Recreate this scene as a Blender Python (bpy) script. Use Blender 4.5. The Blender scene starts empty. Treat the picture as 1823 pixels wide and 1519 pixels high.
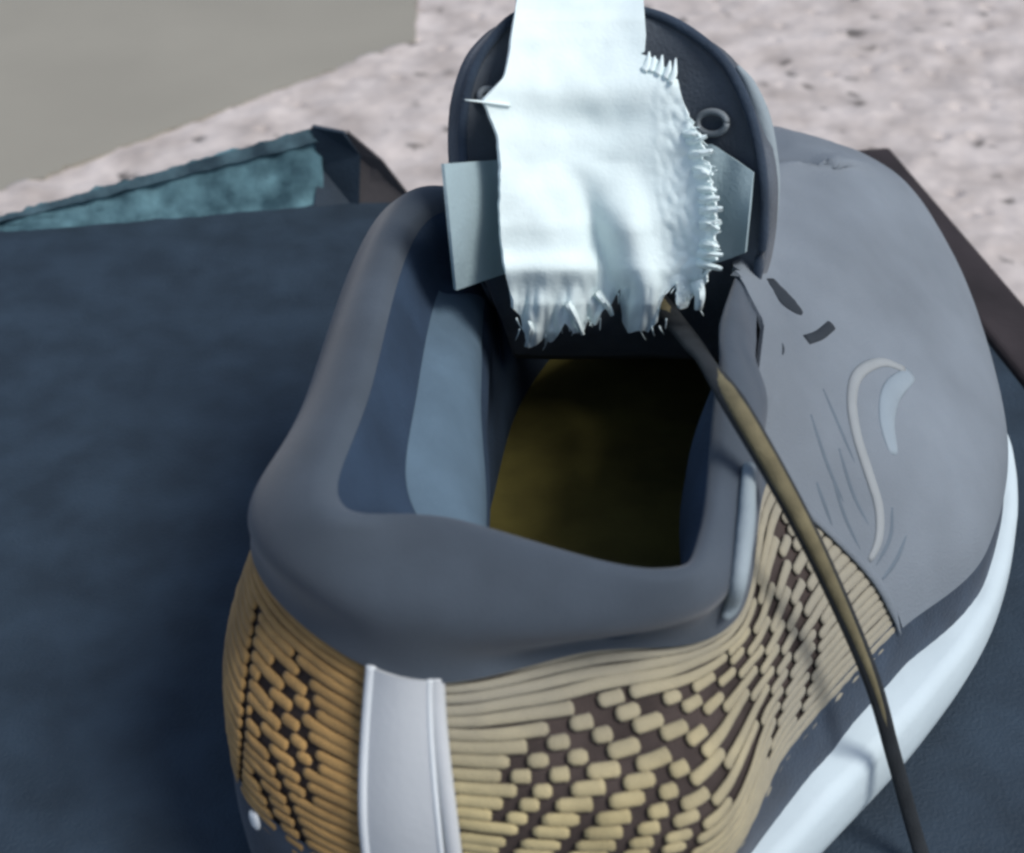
import bpy, bmesh, math, random
from math import radians, sin, cos, tan, pi
from mathutils import Vector, noise
from mathutils.bvhtree import BVHTree
from mathutils.kdtree import KDTree

random.seed(7)
scene = bpy.context.scene
C = scene.collection
K = 0.86e-3                      # design millimetres -> metres
PITCH, FOV, H = radians(38), radians(40), 250.0

# ------------------------------------------------------------------ camera
cd = bpy.data.cameras.new('camera')
cam = bpy.data.objects.new('camera', cd)
C.objects.link(cam)
cam.location = (0, 0, H * K)
cam.rotation_euler = (pi / 2 - PITCH, 0, 0)
cd.sensor_fit = 'HORIZONTAL'
cd.angle = FOV
cd.clip_start = 0.005
cd.clip_end = 50
cd.dof.use_dof = True
cd.dof.focus_distance = 0.28
cd.dof.aperture_fstop = 24.0
scene.camera = cam
scene.cycles.pixel_filter_type = 'BLACKMAN_HARRIS'
scene.cycles.filter_width = 2.8                  # soft phone lens

# ------------------------------------------------------------------ light
SUN_EL, SUN_AZ = radians(55), radians(118)       # azimuth clockwise from +Y
w = bpy.data.worlds.new('World')
scene.world = w
w.use_nodes = True
nt = w.node_tree
bg = nt.nodes['Background']
sky = nt.nodes.new('ShaderNodeTexSky')
sky.sky_type = 'NISHITA'
sky.sun_disc = False
sky.sun_elevation = SUN_EL
sky.sun_rotation = SUN_AZ
sky.dust_density = 2.0
nt.links.new(sky.outputs['Color'], bg.inputs['Color'])
bg.inputs['Strength'].default_value = 0.09
sl = bpy.data.lights.new('sun', 'SUN')
sl.energy = 1.9
sl.angle = radians(22)
sl.color = (1.0, 0.985, 0.96)
sun = bpy.data.objects.new('sun', sl)
C.objects.link(sun)
sd = Vector((sin(SUN_AZ) * cos(SUN_EL), cos(SUN_AZ) * cos(SUN_EL), sin(SUN_EL)))
sun.rotation_euler = sd.to_track_quat('Z', 'Y').to_euler()
sun.location = sd * 3
vs = scene.view_settings
vs.view_transform = 'Standard'
vs.look = 'None'
vs.gamma = 1
vs.use_curve_mapping = False
vs.exposure = 0.3

# ------------------------------------------------------------------ design helpers
TF = tan(FOV / 2)
FWD = Vector((0, cos(PITCH), -sin(PITCH)))
UPV = Vector((0, sin(PITCH), cos(PITCH)))
EYE = Vector((0, 0, H))


def ray(px, py):
    return FWD + Vector((1, 0, 0)) * ((px - 911.5) / 911.5 * TF) - UPV * ((py - 759.5) / 911.5 * TF)


def at(px, py, z):
    d = ray(px, py)
    return EYE + d * ((z - H) / d.z)


def aty(px, py, y):
    d = ray(px, py)
    return EYE + d * (y / d.y)


AX = Vector((.355, .935, 0)).normalized()
LX = Vector((AX.y, -AX.x, 0))
HEEL = Vector((-17, 132, 0))


def uw(u, wd, z):
    return HEEL + AX * u + LX * wd + Vector((0, 0, z))


def crom(p0, p1, p2, p3, t):
    return 0.5 * ((2 * p1) + (p2 - p0) * t + (2 * p0 - 5 * p1 + 4 * p2 - p3) * t * t
                  + (3 * p1 - p0 - 3 * p2 + p3) * t * t * t)


def closed(pts, s):
    n = len(pts)
    i = int(math.floor(s))
    return crom(pts[(i - 1) % n], pts[i % n], pts[(i + 1) % n], pts[(i + 2) % n], s - i)


def openc(pts, t):
    n = len(pts)
    i = max(0, min(n - 2, int(math.floor(t))))
    p0 = pts[i - 1] if i > 0 else 2 * pts[0] - pts[1]
    p3 = pts[i + 2] if i + 2 < n else 2 * pts[-1] - pts[-2]
    return crom(p0, pts[i], pts[i + 1], p3, t - i)


def resample(pts, n):
    m = len(pts) - 1
    return [openc(pts, m * k / (n - 1)) for k in range(n)]


# ------------------------------------------------------------------ materials
def mat(name, col, rough=.8, var=.18, vscale=60, bump=.0, bscale=900, spec=.3, sheen=0, col2=None, fine=None):
    m = bpy.data.materials.new(name)
    m.use_nodes = True
    n, l = m.node_tree.nodes, m.node_tree.links
    b = n['Principled BSDF']
    b.inputs['Roughness'].default_value = rough
    b.inputs['Specular IOR Level'].default_value = spec
    if sheen:
        b.inputs['Sheen Weight'].default_value = sheen
        b.inputs['Sheen Roughness'].default_value = .5
    tc = n.new('ShaderNodeTexCoord')
    ns = n.new('ShaderNodeTexNoise')
    ns.inputs['Scale'].default_value = vscale
    ns.inputs['Detail'].default_value = 5
    l.new(tc.outputs['Object'], ns.inputs['Vector'])
    rp = n.new('ShaderNodeValToRGB')
    c2 = col2 or tuple(min(1, c * (1 + var)) for c in col)
    rp.color_ramp.elements[0].position = .35
    rp.color_ramp.elements[1].position = .68
    rp.color_ramp.elements[0].color = (*[c * (1 - var) for c in col], 1)
    rp.color_ramp.elements[1].color = (*c2, 1)
    l.new(ns.outputs['Fac'], rp.inputs['Fac'])
    l.new(rp.outputs['Color'], b.inputs['Base Color'])
    if bump:
        nb = n.new('ShaderNodeTexNoise')
        nb.inputs['Scale'].default_value = bscale
        nb.inputs['Detail'].default_value = 4
        l.new(tc.outputs['Object'], nb.inputs['Vector'])
        bp = n.new('ShaderNodeBump')
        bp.inputs['Strength'].default_value = bump
        bp.inputs['Distance'].default_value = .0006
        l.new(nb.outputs['Fac'], bp.inputs['Height'])
        l.new(bp.outputs['Normal'], b.inputs['Normal'])
    return m


M = dict(
    navy=mat('navy_card', (.027, .044, .064), .66, .2, 70, .5, 1400),
    kraft=mat('dark_brown_card', (.035, .028, .030), .8, .25, 40, .3, 400),
    teal=mat('worn_teal_card', (.06, .14, .18), .85, .45, 90, .5, 500, col2=(.15, .29, .33)),
    tealdark=mat('dark_teal_card', (.040, .078, .105), .85, .35, 110, .4, 500, col2=(.09, .16, .19)),
    greybrown=mat('grey_brown_card', (.085, .078, .080), .85, .2, 40, .3),
    slab=mat('greige_slab', (.325, .305, .253), .75, .04, 12, .08, 700),
    white_foam=mat('white_foam', (.58, .68, .72), .6, .05, 40, .15, 500),
    outsole=mat('dark_rubber', (.03, .035, .04), .7, .2),
    navy_cloth=mat('navy_cloth', (.030, .048, .075), .85, .2, 120, .4, 1500, sheen=.15),
    collar=mat('slate_knit', (.062, .080, .102), .9, .12, 70, .14, 1800, sheen=.2),
    lining=mat('navy_lining', (.028, .050, .086), .9, .15, 90, .4, 1500),
    pad=mat('blue_grey_lining', (.10, .155, .205), .9, .12, 80, .35, 1500),
    vamp=mat('grey_vamp', (.198, .230, .262), .8, .15, 28, .45, 2200),
    relief=mat('pale_grey_relief', (.26, .315, .355), .6, .08, 60, .15),
    relief2=mat('beige_grey_relief', (.29, .315, .325), .6, .08, 60, .15),
    crease=mat('vamp_crease_shade', (.125, .158, .19), .8, .15),  # darker vamp grey: shade of creases and ripples put into the colour
    slot=mat('lace_slot_dark', (.030, .038, .048), .9, .2),
    groove=mat('dark_groove', (.075, .085, .105), .8, .15),
    goldwarm=mat('gold_yarn_warm_lit', (.40, .24, .085), .8, .22, 150, .4, 2500, sheen=.15),  # medial gold yarn, warm bounce light put into its colour
    gold=mat('gold_yarn', (.43, .36, .19), .8, .22, 150, .4, 2500, sheen=.15),
    knitbase=mat('brown_knit_base', (.055, .042, .038), .9, .25, 120, .4, 2000),
    band=mat('dark_brown_yarn', (.052, .040, .040), .9, .25, 150, .4, 2500),
    stripe=mat('pale_heel_tape', (.53, .555, .57), .55, .06, 40, .1),
    piping=mat('white_piping', (.66, .70, .72), .5, .05, 60, .1),
    pipe2=mat('pale_blue_piping', (.30, .36, .39), .7, .1, 60, .2),
    tongue=mat('charcoal_tongue', (.088, .106, .130), .85, .25, 80, .4, 1500, sheen=.15),
    ring=mat('grey_ring', (.20, .23, .25), .5, .1),
    strap=mat('pale_blue_strap', (.36, .47, .50), .75, .08, 70, .25, 1200),
    paper=mat('white_torn_cloth', (.80, .92, .915), .85, .05, 120, .15, 1500, sheen=.1),
    insole=mat('olive_insole', (.105, .09, .022), .9, .3, 60, .3),
    lace=mat('black_lace', (.022, .026, .030), .85, .2, 200, .4, 2500),
    lacegold=mat('olive_lace_stripe', (.17, .148, .085), .85, .2, 200, .4, 2500),
)


def floor_material():
    m = bpy.data.materials.new('rough_pink_grey_render')
    m.use_nodes = True
    n, l = m.node_tree.nodes, m.node_tree.links
    b = n['Principled BSDF']
    b.inputs['Roughness'].default_value = .9
    tc = n.new('ShaderNodeTexCoord')
    a = n.new('ShaderNodeTexNoise'); a.inputs['Scale'].default_value = 45; a.inputs['Detail'].default_value = 8
    l.new(tc.outputs['Object'], a.inputs['Vector'])
    r = n.new('ShaderNodeValToRGB')
    e = r.color_ramp.elements
    e[0].position = .28; e[0].color = (.40, .35, .32, 1)
    e[1].position = .66; e[1].color = (.65, .585, .545, 1)
    l.new(a.outputs['Fac'], r.inputs['Fac'])
    v = n.new('ShaderNodeTexVoronoi'); v.voronoi_dimensions = '2D'; v.inputs['Scale'].default_value = 42; v.inputs['Randomness'].default_value = 1
    ds = n.new('ShaderNodeTexNoise'); ds.inputs['Scale'].default_value = 90; ds.inputs['Detail'].default_value = 3
    l.new(tc.outputs['Object'], ds.inputs['Vector'])
    mx = n.new('ShaderNodeMixRGB'); mx.inputs[0].default_value = .016
    l.new(tc.outputs['Object'], mx.inputs[1]); l.new(ds.outputs['Color'], mx.inputs[2])
    l.new(mx.outputs[0], v.inputs['Vector'])
    sp = n.new('ShaderNodeValToRGB')
    se = sp.color_ramp.elements
    se[0].position = .11; se[0].color = (1, 1, 1, 1)
    se[1].position = .26; se[1].color = (0, 0, 0, 1)
    sc = n.new('ShaderNodeSeparateColor'); l.new(v.outputs['Color'], sc.inputs[0])
    ml = n.new('ShaderNodeMath'); ml.operation = 'MULTIPLY_ADD'; ml.inputs[1].default_value = .2
    l.new(sc.outputs[0], ml.inputs[0]); l.new(v.outputs['Distance'], ml.inputs[2])
    l.new(ml.outputs[0], sp.inputs['Fac'])
    big = n.new('ShaderNodeTexNoise'); big.inputs['Scale'].default_value = 22; big.inputs['Detail'].default_value = 2
    l.new(tc.outputs['Object'], big.inputs['Vector'])
    br = n.new('ShaderNodeValToRGB'); br.color_ramp.elements[0].position = .45; br.color_ramp.elements[1].position = .52
    l.new(big.outputs['Fac'], br.inputs['Fac'])
    mu = n.new('ShaderNodeMath'); mu.operation = 'MULTIPLY'
    l.new(sp.outputs['Color'], mu.inputs[0]); l.new(br.outputs['Color'], mu.inputs[1])
    m2 = n.new('ShaderNodeMath'); m2.operation = 'MULTIPLY'; m2.inputs[1].default_value = .9
    l.new(mu.outputs[0], m2.inputs[0])
    mc = n.new('ShaderNodeMixRGB'); mc.inputs[2].default_value = (.10, .09, .08, 1)
    l.new(m2.outputs[0], mc.inputs[0]); l.new(r.outputs['Color'], mc.inputs[1])
    l.new(mc.outputs[0], b.inputs['Base Color'])
    return m


M['floor'] = floor_material()


def dip_dyed(m, pale):
    # the yarn runs from gold to pale grey towards the collar and the vamp
    n, l = m.node_tree.nodes, m.node_tree.links
    b = n['Principled BSDF']
    src = b.inputs['Base Color'].links[0].from_socket
    tc = n.new('ShaderNodeTexCoord'); sx = n.new('ShaderNodeSeparateXYZ')
    l.new(tc.outputs['Object'], sx.inputs[0])
    fs = []
    for ax, lo, hi in (('X', .018, .046), ('Z', .048, .060)):
        mr = n.new('ShaderNodeMapRange'); mr.inputs[1].default_value = lo; mr.inputs[2].default_value = hi
        l.new(sx.outputs[ax], mr.inputs[0]); fs.append(mr)
    mxm = n.new('ShaderNodeMath'); mxm.operation = 'MAXIMUM'
    l.new(fs[0].outputs[0], mxm.inputs[0]); l.new(fs[1].outputs[0], mxm.inputs[1])
    sc = n.new('ShaderNodeMath'); sc.operation = 'MULTIPLY'; sc.inputs[1].default_value = .85
    l.new(mxm.outputs[0], sc.inputs[0])
    mc = n.new('ShaderNodeMixRGB'); mc.inputs[2].default_value = (*pale, 1)
    l.new(sc.outputs[0], mc.inputs[0]); l.new(src, mc.inputs[1]); l.new(mc.outputs[0], b.inputs['Base Color'])


dip_dyed(M['gold'], (.30, .285, .235))


# ------------------------------------------------------------------ object helpers
def link(name, verts, faces, m, parent=None, smooth=True, solid=0, bevel=0, subsurf=0):
    me = bpy.data.meshes.new(name)
    me.from_pydata([tuple(v * K) for v in verts], [], faces)
    me.update()
    bm = bmesh.new(); bm.from_mesh(me)
    bmesh.ops.recalc_face_normals(bm, faces=bm.faces)
    bm.to_mesh(me); bm.free()
    if smooth:
        me.polygons.foreach_set('use_smooth', [True] * len(me.polygons))
    me.materials.append(m)
    o = bpy.data.objects.new(name, me)
    C.objects.link(o)
    if parent:
        o.parent = parent
    if solid:
        md = o.modifiers.new('solid', 'SOLIDIFY'); md.thickness = solid * K; md.offset = 0
        md = o.modifiers.new('split', 'EDGE_SPLIT'); md.split_angle = radians(40)
    if bevel:
        md = o.modifiers.new('bevel', 'BEVEL'); md.width = bevel * K; md.segments = 3
    if subsurf:
        md = o.modifiers.new('sub', 'SUBSURF'); md.levels = subsurf; md.render_levels = subsurf
    return o


def grid(rows, close=False):
    """rows: list of equally long point lists -> verts, faces"""
    n = len(rows[0])
    v = [p for r in rows for p in r]
    f = []
    for i in range(len(rows) - 1):
        for j in range(n if close else n - 1):
            k = (j + 1) % n
            f.append((i * n + j, i * n + k, (i + 1) * n + k, (i + 1) * n + j))
    return v, f


def tube(pts, rads, seg=8, flat=1.0, ups=None):
    rows = []
    for i, p in enumerate(pts):
        t = (pts[min(i + 1, len(pts) - 1)] - pts[max(i - 1, 0)]).normalized()
        up = ups[i] if ups else Vector((0, 0, 1))
        side = t.cross(up).normalized()
        nn = side.cross(t).normalized()
        r = rads[i] if isinstance(rads, (list, tuple)) else rads
        rows.append([p + side * (r * cos(2 * pi * k / seg)) + nn * (r * flat * sin(2 * pi * k / seg)) for k in range(seg)])
    v, f = grid(rows, True)
    f.append(tuple(range(seg)))
    b = (len(rows) - 1) * seg
    f.append(tuple(b + k for k in reversed(range(seg))))
    return v, f


def empty(name, loc):
    o = bpy.data.objects.new(name, None)
    C.objects.link(o)
    o.location = loc
    o.empty_display_size = .02
    return o


def tag(o, label, cat):
    o['label'] = label
    o['category'] = cat
    return o


# ================================================================== floor
FZ = -100.0
SA, SB = at(0, 340, FZ + 1), at(740, 70, FZ + 1)      # front edge of the slab
gx0, gx1, gy0, gy1 = -460, 460, 330, 1250
nx, ny = 460, 460
xs = [-3000, -1200] + [gx0 + (gx1 - gx0) * i / nx for i in range(nx + 1)] + [1200, 3000]
ys = [-3000, -500] + [gy0 + (gy1 - gy0) * i / ny for i in range(ny + 1)] + [1900, 4000]
verts, faces = [], []
for y in ys:
    for x in xs:
        z = FZ
        if gx0 <= x <= gx1 and gy0 <= y <= gy1:
            p = Vector((x, y, 0))
            under = x < SB.x - 3 and (y - SA.y) * (SB.x - SA.x) - (x - SA.x) * (SB.y - SA.y) > 600
            z += -3.5 if under else 1.3 * noise.noise(p / 13) + .6 * noise.noise(p / 5) + 2.2 * noise.noise(p / 34)
            d = noise.voronoi(p / 22)[0][0]
            if d < .22 and not under:
                z -= 4 * (1 - d / .22)
        verts.append(Vector((x, y, z)))
n = len(xs)
for i in range(len(ys) - 1):
    for j in range(n - 1):
        faces.append((i * n + j, i * n + j + 1, (i + 1) * n + j + 1, (i + 1) * n + j))
fl = link('floor', verts, faces, M['floor'])
fl['kind'] = 'structure'

# smooth slab lying on the rough floor
a, b_, c_ = SA, SB, at(742, -260, FZ + 1)
d0 = (a - b_).normalized()
edge = [a + d0 * 500]
m = 60
for i in range(m + 1):
    t = i / m
    p = a.lerp(b_, t)
    nrm = Vector((-d0.y, d0.x, 0))
    edge.append(p + nrm * (4 * noise.noise(Vector((i * .7, 3, 0))) + 3 * noise.noise(Vector((i * 2.1, 9, 0)))))
for i in range(1, 30):
    edge.append(b_.lerp(c_, i / 30) + Vector((3 * noise.noise(Vector((i * .8, 5, 5))), 0, 0)))
edge += [c_, Vector((-1500, c_.y, FZ + 1)), Vector((-1500, edge[0].y, FZ + 1))]
ne = len(edge)
sv = [p.copy() for p in edge] + [p - Vector((0, 0, 4)) for p in edge]
sf = [tuple(range(ne)), tuple(range(2 * ne - 1, ne - 1, -1))] + [(i, (i + 1) % ne, ne + (i + 1) % ne, ne + i) for i in range(ne)]
slab = link('stone_slab', sv, sf, M['slab'], smooth=False)
tag(slab, 'smooth plain greige slab lying on the rough speckled floor', 'slab')

# ================================================================== box
box = empty('cardboard_box', (0, 0, 0))
tag(box, 'dark navy cardboard box with brown rim and worn teal flap under the shoe', 'box')
cor = at(1583, 268, 0)                       # far right corner
eb = (at(0, 410, 0) - at(740, 345, 0)).normalized()
eb.z = 0
er = Vector((eb.y, -eb.x, 0))
if er.y > 0:
    er = -er
Wb, Lb = 430, 520
RIM = 20


def quadbox(name, o, ex, ey, lx, ly, z0, z1, m, bev=1.0, parent=box):
    p = [o, o + ex * lx, o + ex * lx + ey * ly, o + ey * ly]
    v = [Vector((q.x, q.y, z0)) for q in p] + [Vector((q.x, q.y, z1)) for q in p]
    f = [(0, 1, 2, 3), (4, 5, 6, 7), (0, 1, 5, 4), (1, 2, 6, 5), (2, 3, 7, 6), (3, 0, 4, 7)]
    return link(name, v, f, m, parent, smooth=False, bevel=bev)


# lid top with soft dents
rows = []
for i in range(61):
    r = []
    for j in range(61):
        p = cor + eb * (RIM + (Wb - RIM) * i / 60) + er * (Lb * j / 60)
        p.z = 1.2 * noise.noise(p / 90) * min(1, i / 6) * min(1, j / 6) - 1.0
        r.append(p)
    rows.append(r)
v, f = grid(rows)
link('lid_top', v, f, M['navy'], box, solid=1.5)
quadbox('side_panel', cor + eb * RIM + Vector((0, 0, 0)), eb, er, Wb - RIM, 2, FZ + 3, -3, M['navy'])
quadbox('side_panel', cor + eb * (Wb - 2) + er * 3, eb, er, 2, Lb - 6, FZ + 3, -3, M['navy'])
quadbox('side_panel', cor + eb * RIM + er * (Lb - 2), eb, er, Wb - RIM - 3, 2, FZ + 3, -3, M['navy'])
quadbox('rim', cor, eb, er, RIM - .5, Lb, FZ + 3, 2.0, M['kraft'], 2)
# lifted back flap, worn through to teal
base0 = at(-160, 428, 0) + Vector((0, -5, -5)); base1 = at(578, 355, 0) + Vector((0, -5, -5))
top0 = aty(-160, 432, base0.y + 8); top1 = aty(570, 224, base1.y + 14)
rows = []
for i in range(13):
    t = i / 12
    r = []
    for j in range(61):
        s = j / 60
        p = base0.lerp(base1, s).lerp(top0.lerp(top1, s), t)
        q = Vector((j * .35, i * .5, 2))
        p = p + Vector((0, 1.6 * noise.noise(q) + 1.2 * sin(t * pi), (1.8 * noise.noise(Vector((j * .5, 7, 1))) + noise.noise(Vector((j * 1.7, 4, 1)))) * t))
        r.append(p)
    rows.append(r)
v, f = grid(rows)
flap = link('back_flap', v, f, M['teal'], box, solid=2.2)
flap['label'] = 'lifted back flap with worn teal surface'
rows = [[base0.lerp(base1, j / 40).lerp(top0.lerp(top1, j / 40), .84 + .16 * k) + Vector((0, -1.6, .6 + .8 * noise.noise(Vector((j * .6, k, 3))))) for j in range(41)] for k in (0, .5, 1)]
v, f = grid(rows)
link('flap_edge', v, f, M['tealdark'], flap, solid=1.2)
g0, g1, g2, g3 = aty(556, 224, top1.y - 3), aty(612, 235, top1.y - 8), aty(642, 275, base1.y + 6), at(640, 353, 0) + Vector((0, -4, -4))
gm = at(558, 361, 0) + Vector((0, -5, -4))
v = [g0, g1, g2, g3, gm, (g0 + gm) / 2 + Vector((2, 6, 0))]
link('flap_fold', v, [(0, 1, 2, 5), (5, 2, 3, 4)], M['navy'], box, smooth=False, solid=1.8)
v = [g1 + Vector((1, 1, 0)), aty(680, 285, base1.y + 4), at(748, 352, 0) + Vector((0, -3, -3)), g3 + Vector((-2, 1, 0)), g2 + Vector((-2, 1, 0))]
link('flap_web', v, [(0, 1, 2, 3, 4)], M['greybrown'], box, smooth=False, solid=1.6)

# ================================================================== shoe
shoe = empty('sneaker', (0, 0, 0))
tag(shoe, 'grey and gold knit sneaker with white midsole standing on the navy box', 'sneaker')

SOLE = [(0, 0), (8, 26), (30, 45), (64, 60), (100, 75), (136, 85), (178, 87), (215, 80), (263, 60), (295, 32), (307, 4),
        (298, -24), (266, -43), (210, -52), (150, -51), (90, -50), (45, -53), (17, -41), (2, -23)]


def soleloop(off, z, n=190):
    pts = [uw(u, wd, 0) for u, wd in SOLE]
    cen = uw(150, 10, 0)
    out = []
    for k in range(n):
        s = len(SOLE) * k / n
        p = closed(pts, s)
        d = closed(pts, s + .02) - closed(pts, s - .02)
        nn = Vector((d.y, -d.x, 0)).normalized()
        if nn.dot(p - cen) < 0:
            nn = -nn
        q = p + nn * off
        q.z = z(k / n, q) if callable(z) else z
        out.append(q)
    return out


def mtop(s, q):
    u = (q - HEEL).dot(AX)
    return 22 - 6 * min(1, max(0, u / 280)) + 4.5 * math.exp(-((u - 100) / 45) ** 2) + 1.2 * noise.noise(q / 11)


def capfill(rows):
    v, f = grid(rows, True)
    n = len(rows[0])
    for base in (0, (len(rows) - 1) * n):
        c = sum((v[base + k] for k in range(n)), Vector()) / n
        ci = len(v); v.append(c)
        for k in range(n):
            f.append((base + k, base + (k + 1) % n, ci))
    return v, f


v, f = capfill([soleloop(-6, .3), soleloop(-3, .3), soleloop(-1.5, 1.0), soleloop(-1.2, 4), soleloop(-3, 4.6)])
link('outsole', v, f, M['outsole'], shoe)
v, f = capfill([soleloop(-3, 4.7), soleloop(-.6, 5), soleloop(.3, 7), soleloop(1.0, lambda s, q: .5 * mtop(s, q)), soleloop(.2, lambda s, q: mtop(s, q) - 3),
                soleloop(-1, lambda s, q: mtop(s, q) - .8), soleloop(-3, mtop), soleloop(-10, mtop)])
link('midsole', v, f, M['white_foam'], shoe)

# --- upper: a ring of rows R0 (feather line) .. R4 (crest of rim) .. R7 (inside, at the insole)
R = [[None] * 14 for _ in range(8)]
R[0] = [uw(5, 0, 22), uw(30, 38, 22), uw(66, 54, 20), uw(104, 69, 19), uw(140, 82, 18), uw(200, 79.5, 17), uw(275, 46, 16), uw(300, 3, 16),
        uw(288, -26, 16), uw(224, -46, 17), uw(150, -45, 18), uw(105, -44, 19), uw(62, -49, 21), uw(17, -42, 22)]
R[1] = [at(715, 1480, 50), uw(27, 40, 50), at(1385, 1250, 48), at(1545, 1050, 46), at(1722, 900, 41), at(1752, 650, 37), uw(274, 44, 42), uw(298, 3, 40),
        uw(284, -24, 40), uw(224, -46, 42), uw(150, -46, 48), uw(105, -44, 54), at(462, 1030, 50), at(420, 1290, 49)]
R[2] = [at(715, 1196, 74), at(1040, 1152, 72), at(1292, 1100, 70), at(1352, 850, 72), at(1490, 680, 70), at(1570, 390, 64), uw(252, 30, 64), uw(268, 3, 62),
        uw(256, -16, 62), uw(214, -36, 66), uw(150, -38, 74), at(690, 440, 76), at(537, 790, 76), at(470, 1000, 74)]
R[3] = [at(745, 1070, 87), at(1150, 1090, 84), at(1300, 985, 83), at(1335, 740, 85), at(1365, 560, 82), at(1395, 320, 78), uw(230, 22, 74), uw(236, 4, 72),
        uw(230, -8, 73), uw(198, -22, 78), uw(150, -29, 88), at(735, 358, 94), at(577, 715, 94), at(488, 945, 90)]
R[4] = [at(810, 928, 95), at(1165, 1024, 91), at(1246, 950, 88), at(1278, 690, 89), at(1310, 520, 87), at(1368, 330, 78), uw(225, 19, 71), uw(229, 4, 69),
        uw(223, -5, 70), uw(191, -17, 76), uw(150, -23, 88), at(768, 385, 95), at(650, 715, 98), at(605, 900, 98)]
INS = [uw(22, 0, 30), uw(36, 32, 30), uw(66, 46, 29), uw(104, 60, 27), uw(140, 58, 25), uw(200, 58, 22), uw(258, 36, 20), uw(280, 4, 20),
       uw(268, -16, 20), uw(220, -36, 22), uw(165, -41, 25), uw(112, -31, 27), uw(70, -25, 29), uw(38, -20, 30)]
R[7] = INS
cen = [uw(max(45, min(230, (p - HEEL).dot(AX))), 8, 0) for p in INS]
for i in range(14):
    def inward(p, d, z):
        c = Vector((cen[i].x, cen[i].y, 0)) - Vector((p.x, p.y, 0))
        q = p + c.normalized() * d
        q.z = z
        return q
    if 4 <= i <= 10:
        R[5][i] = inward(R[2][i], 6, R[2][i].z - 5)
        R[6][i] = inward(R[1][i], 8, R[1][i].z - 2)
    else:
        R[5][i] = inward(R[4][i], 3 if i in (1, 2, 3) else 8, R[4][i].z - 14)
        R[6][i] = inward(R[2][i], 7 if i in (1, 2, 3) else 13, 56)
R[5][11], R[6][11] = at(805, 480, 82), at(880, 545, 62)
R[5][12], R[6][12] = at(738, 720, 86), at(868, 735, 64)
R[5][13], R[6][13] = at(735, 905, 84), at(872, 930, 62)


def U(s, r):
    return openc([closed(row, s) for row in R], r)


def UN(s, r):
    e = .02
    a = U(s + e, r) - U(s - e, r)
    b = U(s, min(7, r + e)) - U(s, max(0, r - e))
    return a.cross(b).normalized()


sg = 1.0 if UN(2, 1).dot(U(2, 1) - uw(66, 0, 50)) > 0 else -1.0


def US(s, r, off):
    return U(s, r) + UN(s, r) * (sg * off)


def patch(s0, s1, r0, r1, ns, nr, off=0):
    rows = []
    for i in range(nr + 1):
        row = []
        for j in range(ns + 1):
            s = s0 + (s1 - s0) * j / ns
            ra = r0(s) if callable(r0) else r0
            rb = r1(s) if callable(r1) else r1
            r = ra + (rb - ra) * i / nr
            o = off(j / ns, i / nr) if callable(off) else off
            row.append(US(s, r, o))
        rows.append(row)
    return grid(rows)


SV0, SV1 = 3.08, 10.95           # the vamp runs from station SV0 round the toe to SV1
v, f = patch(0, 14, -.0, .62, 260, 10, lambda a, b: .6 * sin(b * pi) + .2)
link('foxing_band', v, f, M['navy_cloth'], shoe)


def wrinkle(a, b):
    q = Vector((a * 16, b * 5, 4))
    return min(1, b / .15, a * 9, (1 - a) * 9, max(0, .9 - b) * 5) * (.8 * noise.noise(q) + .3 * noise.noise(q * 2.3)) + .9


def vamp_top(s):
    t = min(1, max(0, (s - 3.85) / .3), max(0, (10.75 - s) / .3))
    return 3.1 + .9 * t


vv, vf = patch(SV0, SV1, .56, vamp_top, 170, 56, wrinkle)
vamp = link('vamp', vv, vf, M['vamp'], shoe, solid=1.2)
kv, kf = patch(SV1 - 14, SV0, .40, 2.05, 150, 40, -.6)
knit = link('heel_panel', kv, kf, M['knitbase'], shoe)


def collar_low(s):
    t = min(1, max(0, (s - 2.95) / .5))
    return 1.97 + 1.25 * t * t * (3 - 2 * t)


cv, cf = patch(SV1 - 14 - .35, SV0 + 1.0, collar_low, 4.03, 190, 36, lambda a, b: 1.7 * min(1, (1.02 - a) * 12, (a + .02) * 12) * min(1, (1 - b) * 6 + .2) + 1.0 * sin(pi * min(1, b * 1.15)) * min(1, (1 - a) * 6) + .5 * noise.noise(Vector((a * 9, b * 3, 8))))
link('collar', cv, cf, M['collar'], shoe)
lv, lf = patch(0, 14, 3.97, 7, 230, 44, lambda a, b: 0)
link('collar_lining', lv, lf, M['lining'], shoe)
# insole
rows = []
for k in range(9):
    rows.append([closed(INS, 14 * j / 120).lerp(uw(max(60, min(235, (closed(INS, 14 * j / 120) - HEEL).dot(AX))), 8, 27), k / 8 * .98) + Vector((0, 0, .3 * k)) for j in range(120)])
v, f = capfill(rows)
link('insole', v, f[:-240] + f[-120:], M['insole'], shoe)

# --- raycast details on to the real surfaces
BV = {n: BVHTree.FromPolygons(*d) for n, d in dict(vamp=(vv, vf), knit=(kv, kf), collar=(cv, cf), lining=(lv, lf)).items()}


def hit(which, px, py):
    d = ray(px, py).normalized()
    loc, nn, _, _ = BV[which].ray_cast(EYE, d)
    if loc is None:
        return None
    if nn.dot(d) > 0:
        nn = -nn
    return loc, nn


def surf_pts(which, pix, n):
    pts = resample([Vector((x, y, 0)) for x, y in pix], n)
    hs = [hit(which, p.x, p.y) for p in pts]
    return [h for h in hs if h]


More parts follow.
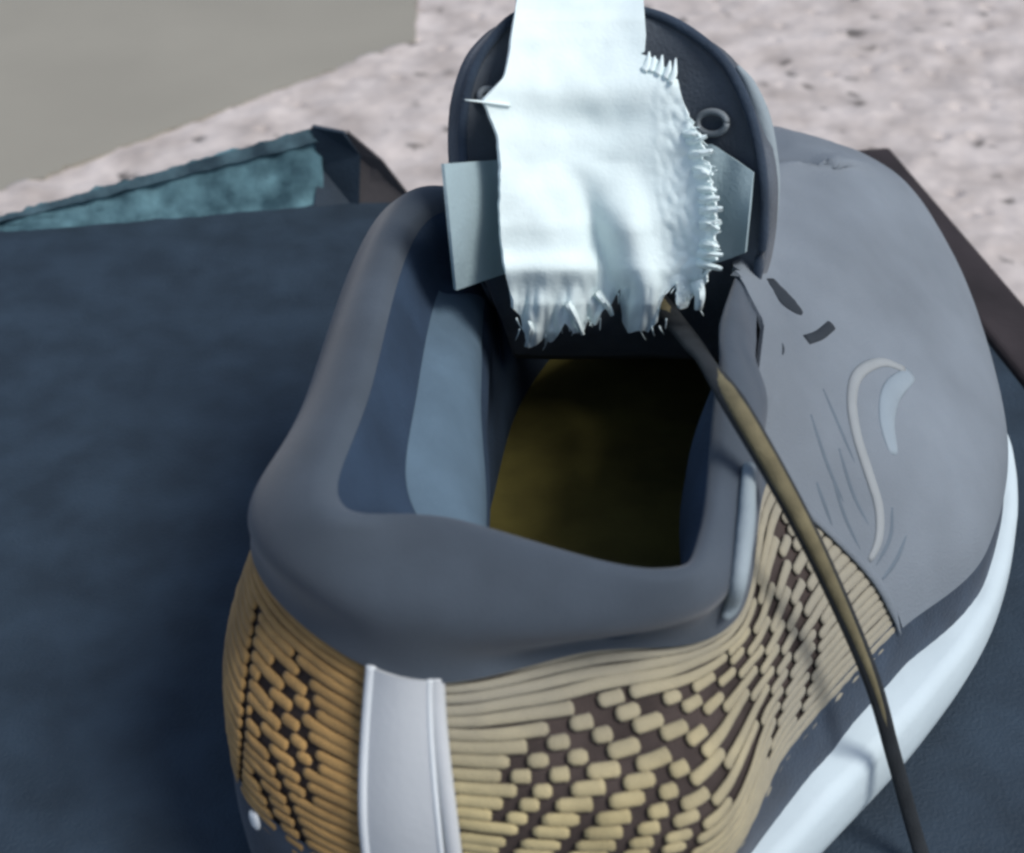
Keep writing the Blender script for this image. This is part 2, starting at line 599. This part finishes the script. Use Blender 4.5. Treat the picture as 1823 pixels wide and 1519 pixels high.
def strip(name, which, pix, width, high, m, parent, n=24, lift=.3, taper=True, seg=10, step=0):
    hs = surf_pts(which, pix, n)
    if len(hs) < 3:
        print('skip', name, pix[0]); return None
    k = len(hs) - 1
    pts = [h[0] + h[1] * lift + LX * (step * sin(h[0].z * 2.9)) for h in hs]
    rad = [width / 2 * ((.35 + .65 * sin(pi * min(1, .08 + .92 * i / k)) ** .5) if taper else 1) for i in range(k + 1)]
    v, f = tube(pts, rad, seg, 2 * high / width, [h[1] for h in hs])
    return link(name, v, f, m, parent)


# padded inner roll on the medial side
v, f = patch(11.25, 13.75, 5.0, 5.78, 70, 16, lambda a, b: 3.2 * sin(pi * b) ** .8 * min(1, a * 5) + .1)
link('collar_pad', v, f, M['pad'], shoe)

# heel tape
hl, hr = hit('knit', 660, 1350), hit('knit', 776, 1350)


def s_of(p):
    best = min(((U(-1.5 + 3 * i / 300, .3 + 1.8 * j / 60) - p).length, -1.5 + 3 * i / 300) for i in range(301) for j in range(61))
    return best[1]


sa, sb = s_of(hl[0]), s_of(hr[0])
print('heel tape', sa, sb)
v, f = patch(sa, sb, .3, 2.0, 14, 50, lambda a, b: 1.6 + .5 * sin(pi * a))
tape = link('heel_tape', v, f, M['stripe'], shoe, solid=1.2)
for s, m_, rr in ((sa, 'piping', .95), (sb, 'piping', .55), (sb + .035, 'stripe', 1.5)):
    pts = [US(s, .3 + 1.71 * k / 50, 2.0 if m_ == 'piping' else .8) for k in range(51)]
    v, f = tube(pts, rr, 8, .8, [UN(s, .3 + 1.71 * k / 50) * sg for k in range(51)])
    link('tape_edge', v, f, M[m_], tape)

# gold yarn ribs; along the diagonal lines the yarn dips under and the dark ground shows
BANDS = [[(900, 1375), (980, 1305), (1060, 1240)], [(886, 1452), (1000, 1345), (1115, 1244)], [(886, 1530), (1030, 1375), (1172, 1240)],
         [(980, 1545), (1110, 1375), (1224, 1234)], [(1080, 1545), (1195, 1350), (1292, 1172)], [(1150, 1545), (1245, 1330), (1320, 1165), (1346, 1050)],
         [(1215, 1530), (1290, 1340), (1350, 1175), (1374, 1050), (1385, 930)], [(1300, 1425), (1345, 1290), (1378, 1180), (1402, 1060), (1405, 960)],
         [(1362, 1340), (1400, 1190), (1426, 1075), (1430, 1000)], [(1414, 1280), (1440, 1190), (1452, 1110)],
         [(530, 1172), (552, 1220), (563, 1280)], [(489, 1160), (532, 1265), (567, 1360)], [(466, 1190), (520, 1320), (560, 1430)],
         [(458, 1270), (510, 1400), (552, 1510)], [(455, 1360), (490, 1440), (530, 1530)], [(466, 1080), (448, 1200), (438, 1330), (430, 1510)]]
cut = []
for bnd in BANDS:
    cut += [h[0] for h in surf_pts('knit', bnd, 90)]
kd = KDTree(len(cut))
for q, p in enumerate(cut):
    kd.insert(p, q)
kd.balance()
NR = 22
for side, (s0, s1) in enumerate(((sb + .05, SV0 - .02), (SV1 - 14 + .1, sa - .02))):
    for i in range(NR):
        r = .46 + (2.0 - .46) * (i + .5) / NR
        nseg = 420
        runs, cur = [], []
        for k in range(nseg + 1):
            s = s0 + (s1 - s0) * k / nseg
            rr = r + .012 * noise.noise(Vector((s * 3, i * .8, side)))
            p = US(s, rr, .1 + .15 * noise.noise(Vector((s * 12, i * 3.1, 1))))
            if kd.find(p)[2] < (.98 if side else 1.12) + .08 * noise.noise(Vector((s * 20, i * 2.3, 4))):
                if len(cur) > 3:
                    runs.append(cur)
                cur = []
            else:
                cur.append((p, UN(s, rr) * sg, (U(s, r + .01) - U(s, r - .01)).length / .02 * (1.54 / NR) * .48))
        if len(cur) > 3:
            runs.append(cur)
        av, af = [], []
        for run in runs:
            keep = run[::3] if len(run) > 12 else run[::2]
            if keep[-1] is not run[-1]:
                keep = keep + [run[-1]]
            n_ = len(keep) - 1
            rads = [t[2] * (.55 if q in (0, n_) else 1) for q, t in enumerate(keep)]
            v, f = tube([t[0] for t in keep], rads, 8, .45, [t[1] for t in keep])
            o_ = len(av)
            av += v
            af += [tuple(x + o_ for x in ff) for ff in f]
        if av:
            link('yarn_rib', av, af, M['gold' if side == 0 else 'goldwarm'], knit)

# small pale patch at the foot of the heel panel
strip('heel_patch', 'knit', [(462, 1440), (470, 1480), (478, 1530)], 3.4, .8, M['piping'], knit, 14, 1.3)

pts = [US(SV0 - .02, .5 + 1.6 * k / 40, 1.2) for k in range(41)]
v, f = tube(pts, [1.2 * min(1, .1 + k / 8) for k in range(41)], 10, .5, [UN(SV0, .5 + 1.6 * k / 40) * sg for k in range(41)])
link('vamp_seam', v, f, M['vamp'], shoe)
# pale piping outside the lateral collar
strip('collar_piping', 'collar', [(1327, 835), (1322, 920), (1311, 1000), (1296, 1070), (1282, 1096)], 3.6, 1.5, M['pipe2'], shoe, 26, 1.0)
# raised emblem on the vamp
strip('emblem_curl', 'vamp', [(1605, 660), (1565, 648), (1525, 668), (1512, 712), (1520, 775), (1542, 845), (1560, 905), (1560, 960), (1542, 1000), (1518, 1022)], 3.1, .8, M['relief2'], vamp, 44, .6)
strip('emblem_leaf', 'vamp', [(1618, 668), (1585, 700), (1575, 750), (1588, 812)], 5.6, .7, M['relief'], vamp, 24, .5)
for ln in ([(1462, 695), (1490, 760), (1520, 830)], [(1490, 800), (1515, 880), (1545, 940)], [(1478, 850), (1500, 920), (1530, 985)], [(1585, 905), (1580, 960), (1545, 1025)],
           [(1462, 930), (1490, 990), (1520, 1050)], [(1440, 740), (1470, 830), (1500, 900)], [(1450, 860), (1475, 930), (1505, 1010)], [(1560, 1040), (1590, 1000), (1612, 950)]):
    strip('ripple_shade', 'vamp', ln, 1.3, .4, M['crease'], vamp, 20, .4)  # soft ripples round the emblem, their shade painted as darker strips
for ln in ([(1420, 420), (1500, 440), (1590, 480)], [(1470, 490), (1560, 512), (1640, 552)], [(1430, 380), (1490, 385), (1560, 410)], [(1500, 545), (1580, 560), (1640, 590)], [(1440, 330), (1500, 340), (1550, 360)]):
    strip('crease_shade', 'vamp', ln, 1.3, .35, M['crease'], vamp, 20, .2)  # creases across the vamp, shade painted as darker strips
strip('lace_slot', 'vamp', [(1368, 500), (1395, 535), (1425, 562)], 5.4, .45, M['slot'], vamp, 14, .55)
strip('lace_slot', 'vamp', [(1432, 608), (1455, 600), (1477, 582)], 2.6, .45, M['slot'], vamp, 12, .55, False)
strip('lace_slot', 'vamp', [(1389, 612), (1391, 625), (1388, 640)], 1.2, .4, M['slot'], vamp, 10, .3)

# --- tongue
TR = [(10, 1000, 1090, 296), (20, 950, 1140, 294), (36, 912, 1190, 292), (70, 878, 1245, 290), (120, 846, 1295, 288), (200, 826, 1334, 285), (300, 826, 1356, 281),
      (400, 846, 1360, 278), (480, 870, 1350, 277), (540, 885, 1335, 278), (590, 900, 1315, 282), (640, 915, 1295, 292)]


def tongue_y(h, y):
    return y - 13 * h * h


rowsT = []
NTR, NTC = 44, 40
for i in range(NTR + 1):
    t = (len(TR) - 1) * i / NTR
    q = openc([Vector((a, b, c)) for a, b, c, d in TR], t)
    y = openc([Vector((d, 0, 0)) for a, b, c, d in TR], t).x
    row = []
    for j in range(NTC + 1):
        h = -1 + 2 * j / NTC
        px = q.y + (q.z - q.y) * j / NTC
        p = aty(px, q.x, tongue_y((px - 1091) / 265, y))
        p.y += .8 * noise.noise(p / 14)
        row.append(p)
    rowsT.append(row)
# lower end of the tongue runs forward into the throat
for k in range(1, 7):
    t = k / 6
    rowsT.append([p.lerp(uw(214, 8 + 14 * (-1 + 2 * j / NTC), 58), t * t * .6 + t * .4) for j, p in enumerate(rowsT[NTR])])
v, f = grid(rowsT)
tongue = link('tongue', v, f, M['tongue'], shoe)
md = tongue.modifiers.new('solid', 'SOLIDIFY'); md.thickness = 5 * K; md.offset = 1
tb = BVHTree.FromPolygons(v, f)


def on_tongue(px, py, fwd):
    d = ray(px, py).normalized()
    loc, nn, _, _ = tb.ray_cast(EYE, d)
    if loc is None:
        return None
    return loc + Vector((0, -fwd, .0))


# stitched border roll along the tongue edge
outl = [rowsT[i][0] for i in range(30, 0, -1)] + [rowsT[0][j] for j in range(2, NTC - 1, 3)] + [rowsT[i][NTC] for i in range(1, NTR)]
v, f = tube(outl, 1.2, 8)
link('tongue_binding', v, f, M['navy_cloth'], tongue)
v, f = tube(resample([aty(1312, 118, 281), aty(1336, 155, 279), aty(1360, 225, 276), aty(1373, 330, 273), aty(1366, 430, 270), aty(1345, 530, 268)], 40), [.5 + 1.5 * sin(pi * k / 39) for k in range(40)], 10)
link('tongue_edge', v, f, M['pipe2'], tongue)


def ring(name, px, py, rx, ry, m, parent):
    pts = []
    for k in range(25):
        a = 2 * pi * k / 24
        p = on_tongue(px + rx * cos(a), py + ry * sin(a), 1.6)
        if p is None:
            return
        pts.append(p)
    v, f = tube(pts, .8, 6, 1, [Vector((0, -1, .2))] * 25)
    return link(name, v, f, m, parent)


ring('eyelet_ring', 1266, 213, 26, 20, M['ring'], tongue)
ring('eyelet_ring', 868, 165, 14, 12, M['ring'], tongue)

def ty_at(px, py):
    q = None
    for k in range(len(TR) - 1):
        if TR[k][0] <= py <= TR[k + 1][0]:
            t = (py - TR[k][0]) / (TR[k + 1][0] - TR[k][0])
            q = [TR[k][m_] + (TR[k + 1][m_] - TR[k][m_]) * t for m_ in range(4)]
    if q is None:
        q = TR[0] if py < 100 else TR[-1]
    h = (px - 1091) / 265
    return tongue_y(max(-1.2, min(1.2, h)), q[3] + max(0, 10 - py) * .16)


# strap across the tongue, under the cloth
rows = []
for i in range(9):
    t = i / 8
    row = []
    for j in range(61):
        s = j / 60
        px = 788 + (1342 - 788) * s + (22 * t if s < .2 else (-14 * t if s > .8 else 0)) * 1.0
        top = 292 - 40 * s + 55 * max(0, (s - .87) / .13)
        bot = 516 - 30 * s - 25 * min(1, s / .15) + 10 * s - 22 * max(0, (s - .87) / .13)
        py = top + (bot - top) * t
        h = -1.06 + 2.12 * s
        row.append(aty(px, py, ty_at(px, py) - 3.2 - 9 * max(0, 1 - s / .16) + 1.2 * noise.noise(Vector((s * 14, t * 2, 1))) - 2.2 * sin(pi * t)))
    rows.append(row)
v, f = grid(rows)
link('tongue_strap', v, f, M['strap'], tongue, solid=.7)

# --- lace hanging out of the shoe
LP = [aty(1150, 515, 274), aty(1190, 560, 266), aty(1240, 622, 236), at(1300, 708, 100), at(1400, 880, 88), at(1480, 1040, 70), at(1552, 1210, 47), at(1592, 1350, 26),
      at(1640, 1519, 4), at(1700, 1680, 2.5), at(1790, 1790, 2.2)]
lp = resample(LP, 120)
upl = []
for i, p in enumerate(lp):
    upl.append((EYE - p + Vector((60, 0, 0))).normalized())
v, f = tube(lp, [2.6 - 1.0 * max(0, min(1, (i - 20) / 60)) for i in range(120)], 12, .5, upl)
lace = link('lace', v, f, M['lace'], shoe)
pts = [p + u * .8 for p, u in zip(lp, upl)][:84]
v, f = tube(pts, [1.65 * (1 - (i / 83) ** 3) + .15 for i in range(84)], 8, .6, upl[:84])
link('lace_stripe', v, f, M['lacegold'], lace)

# ================================================================== torn white cloth over the tongue
cloth = empty('torn_cloth', (0, 0, 0))
tag(cloth, 'crumpled torn white cloth strip with frayed edges draped over the tongue', 'cloth')
CL = [(-80, 930, 1142), (10, 918, 1146), (60, 910, 1150), (98, 905, 1147), (112, 903, 1175), (140, 895, 1205), (180, 858, 1216), (200, 868, 1224), (240, 884, 1246), (300, 890, 1262),
      (360, 888, 1274), (420, 890, 1276), (470, 896, 1268), (505, 904, 1256), (535, 912, 1235)]


def cl_row(py):
    for a, b in zip(CL, CL[1:]):
        if a[0] <= py <= b[0]:
            t = (py - a[0]) / (b[0] - a[0])
            return a[1] + (b[1] - a[1]) * t, a[2] + (b[2] - a[2]) * t
    return CL[-1][1:]


def bell(x, c, s):
    return math.exp(-((x - c) / s) ** 2)


def cloth_pt(px, py, extra=0):
    y = ty_at(px, py) - 9.0
    d = 0
    d += 9.0 * max(0, py) / 500 + 2.4 * bell(py, 165, 40) * bell(px, 1050, 160)                  # upper bulge
    fx = 1030 + (py - 330) * .28
    if py > 290:
        a = min(1, (py - 290) / 120)
        d -= 2.8 * a * bell(px, fx + 5, 25)                            # the valley fold
        d += 4.2 * a * bell(px, fx + 72, 42)                            # ridge to its right
        d += 2.0 * a * bell(px, fx - 90, 60)
    d += 2.2 * bell(py, 480, 26) * (1 if px < 1060 else .2)             # turned-up hem crease
    d += 1.0 * noise.noise(Vector((px / 120, py / 85, 2))) + .25 * noise.noise(Vector((px / 40, py / 45, 5)))
    if px > 1150:
        d += .4 * min(1, (px - 1150) / 50) * noise.noise(Vector((px / 14, py / 16, 9)))
    return aty(px, py, y - d - extra)


HEM = [(895, 545), (915, 560), (932, 618), (948, 612), (962, 600), (978, 608), (992, 596), (1006, 574), (1020, 592), (1040, 588), (1052, 562), (1066, 580), (1080, 552), (1096, 540),
       (1110, 512), (1122, 572), (1134, 592), (1158, 586), (1172, 590), (1188, 574), (1196, 530), (1208, 505), (1222, 528), (1232, 550), (1250, 544), (1260, 505), (1280, 480)]


def hem(px):
    for a, b in zip(HEM, HEM[1:]):
        if a[0] <= px <= b[0]:
            return a[1] + (b[1] - a[1]) * (px - a[0]) / (b[0] - a[0])
    return HEM[0][1] if px < HEM[0][0] else HEM[-1][1]


rows = []
NCR, NCC = 150, 150
for i in range(NCR + 1):
    row = []
    for j in range(NCC + 1):
        fr = j / NCC
        px0 = 900 + fr * 362
        py = -80 + 530 * min(1, i / 105) + (hem(px0) - 450) * max(0, (i - 105) / (NCR - 105))
        l_, r_ = cl_row(py)
        if 95 < py < 140:
            r_ += 8 * sin(py / 3.2) * fr ** 10
        if py > 205:
            r_ += (14 * noise.noise(Vector((py / 13, 1, 1))) + 9 * noise.noise(Vector((py / 5, 7, 1)))) * fr ** 10
        px = l_ + (r_ - l_) * fr + 2 * noise.noise(Vector((py / 20, 2, 2))) * (1 - fr)
        low = max(0, (py - 480) / 110)
        pl = low * (1.5 * sin(px / 9.5 + py / 40) + 1.6 * noise.noise(Vector((px / 13, py / 40, 3))) + 2.0 * low)
        row.append(cloth_pt(px, py, pl))
    rows.append(row)
# top part folds over the tongue and falls behind it
back = []
t0 = rows[0]
for k in range(1, 13):
    a = k / 12
    back.append([p + Vector((0, 4 + 15 * min(1, a * 2.2), (5 * sin(min(1, a * 2) * pi) - 40 * max(0, a - .35)))) for p in t0])
rows = back[::-1] + rows
v, f = grid(rows)
link('cloth_body', v, f, M['paper'], cloth, solid=.8)


def fringe(pix, w0, w1, dep, n=12):
    pts = resample([Vector((x, y, 0)) for x, y in pix], n)
    rows = []
    for i, p in enumerate(pts):
        t = i / (n - 1)
        w_ = w0 + (w1 - w0) * t
        dd = (pts[min(i + 1, n - 1)] - pts[max(i - 1, 0)]).normalized()
        tx_, ty_ = dd.x, dd.y
        row = []
        for j in range(5):
            hh = -1 + j / 2
            row.append(cloth_pt(p.x - ty_ * hh * w_ / 2, p.y + tx_ * hh * w_ / 2, dep + 2.2 * sin(t * pi * .8) - 1.3 * hh * hh + .8 * noise.noise(Vector((p.x / 9 + j, p.y / 9, dep)))))
        rows.append(row)
    v, f = grid(rows)
    link('frayed_tuft', v, f, M['paper'], cloth, solid=.35, subsurf=1)


for pix, w0, w1, dep in (([(1010, 540), (1024, 565), (1038, 596)], 16, 5, 2.4), ([(1062, 520), (1082, 545), (1090, 562)], 14, 5, 2.0),
                         ([(1240, 500), (1246, 525), (1243, 552)], 22, 12, 2.2), ([(940, 570), (946, 592), (938, 618)], 14, 8, 2.6)):
    fringe(pix, w0, w1, dep)
for i in range(13):                       # small torn tufts down the ragged side
    py = 240 + 245 * i / 13 + random.uniform(-7, 7)
    r_ = cl_row(py)[1]
    L = random.uniform(8, 26)
    a = random.uniform(-.7, 1.0)
    fringe([(r_ - 30, py), (r_ - 10, py + a * 6), (r_ - 8 + L, py + a * 16)], random.uniform(14, 24), random.uniform(3, 8), random.uniform(.1, .8), 7)
for x, y0, y1 in ((1153, 112, 92), (1176, 118, 98), (1200, 132, 104), (1163, 112, 100), (1190, 124, 108)):
    v, f = tube(resample([cloth_pt(x - 8, y0 + 14, .4), cloth_pt(x, y0, .8), cloth_pt(x + 3, y1, .4)], 8), [1.2 * (1 - .85 * k / 7) for k in range(8)], 6, .5)
    link('loose_thread', v, f, M['paper'], cloth)
# spike pulled out on the other side
v, f = tube(resample([cloth_pt(905, 186, 0), cloth_pt(868, 182, .5), cloth_pt(828, 178, .5)], 8), [1.1 * (1 - .8 * k / 7) for k in range(8)], 8, .4)
link('loose_thread', v, f, M['paper'], cloth)

for i in range(44):                       # hair-fine yarns along the torn edges
    if i < 18:
        py = 215 + 280 * i / 18 + random.uniform(-4, 4)
        x0 = cl_row(py)[1] - 8
        a, L = random.uniform(-.5, 1.0), random.uniform(8, 22)
        q = [(x0, py), (x0 + L * .5, py + a * L * .3), (x0 + L, py + a * L * .8)]
    else:
        x0 = 915 + 340 * (i - 18) / 26 + random.uniform(-5, 5)
        py = hem(x0) - 8
        a, L = random.uniform(-.6, .6), random.uniform(10, 26)
        q = [(x0, py), (x0 + a * L * .4, py + L * .5), (x0 + a * L, py + L)]
    pts = resample([cloth_pt(x, y, 1.0 + random.uniform(-.3, 1.2)) for x, y in q], 7)
    v, f = tube(pts, [.22 * (1 - .5 * k / 6) for k in range(7)], 5)
    link('loose_thread', v, f, M['paper'], cloth)
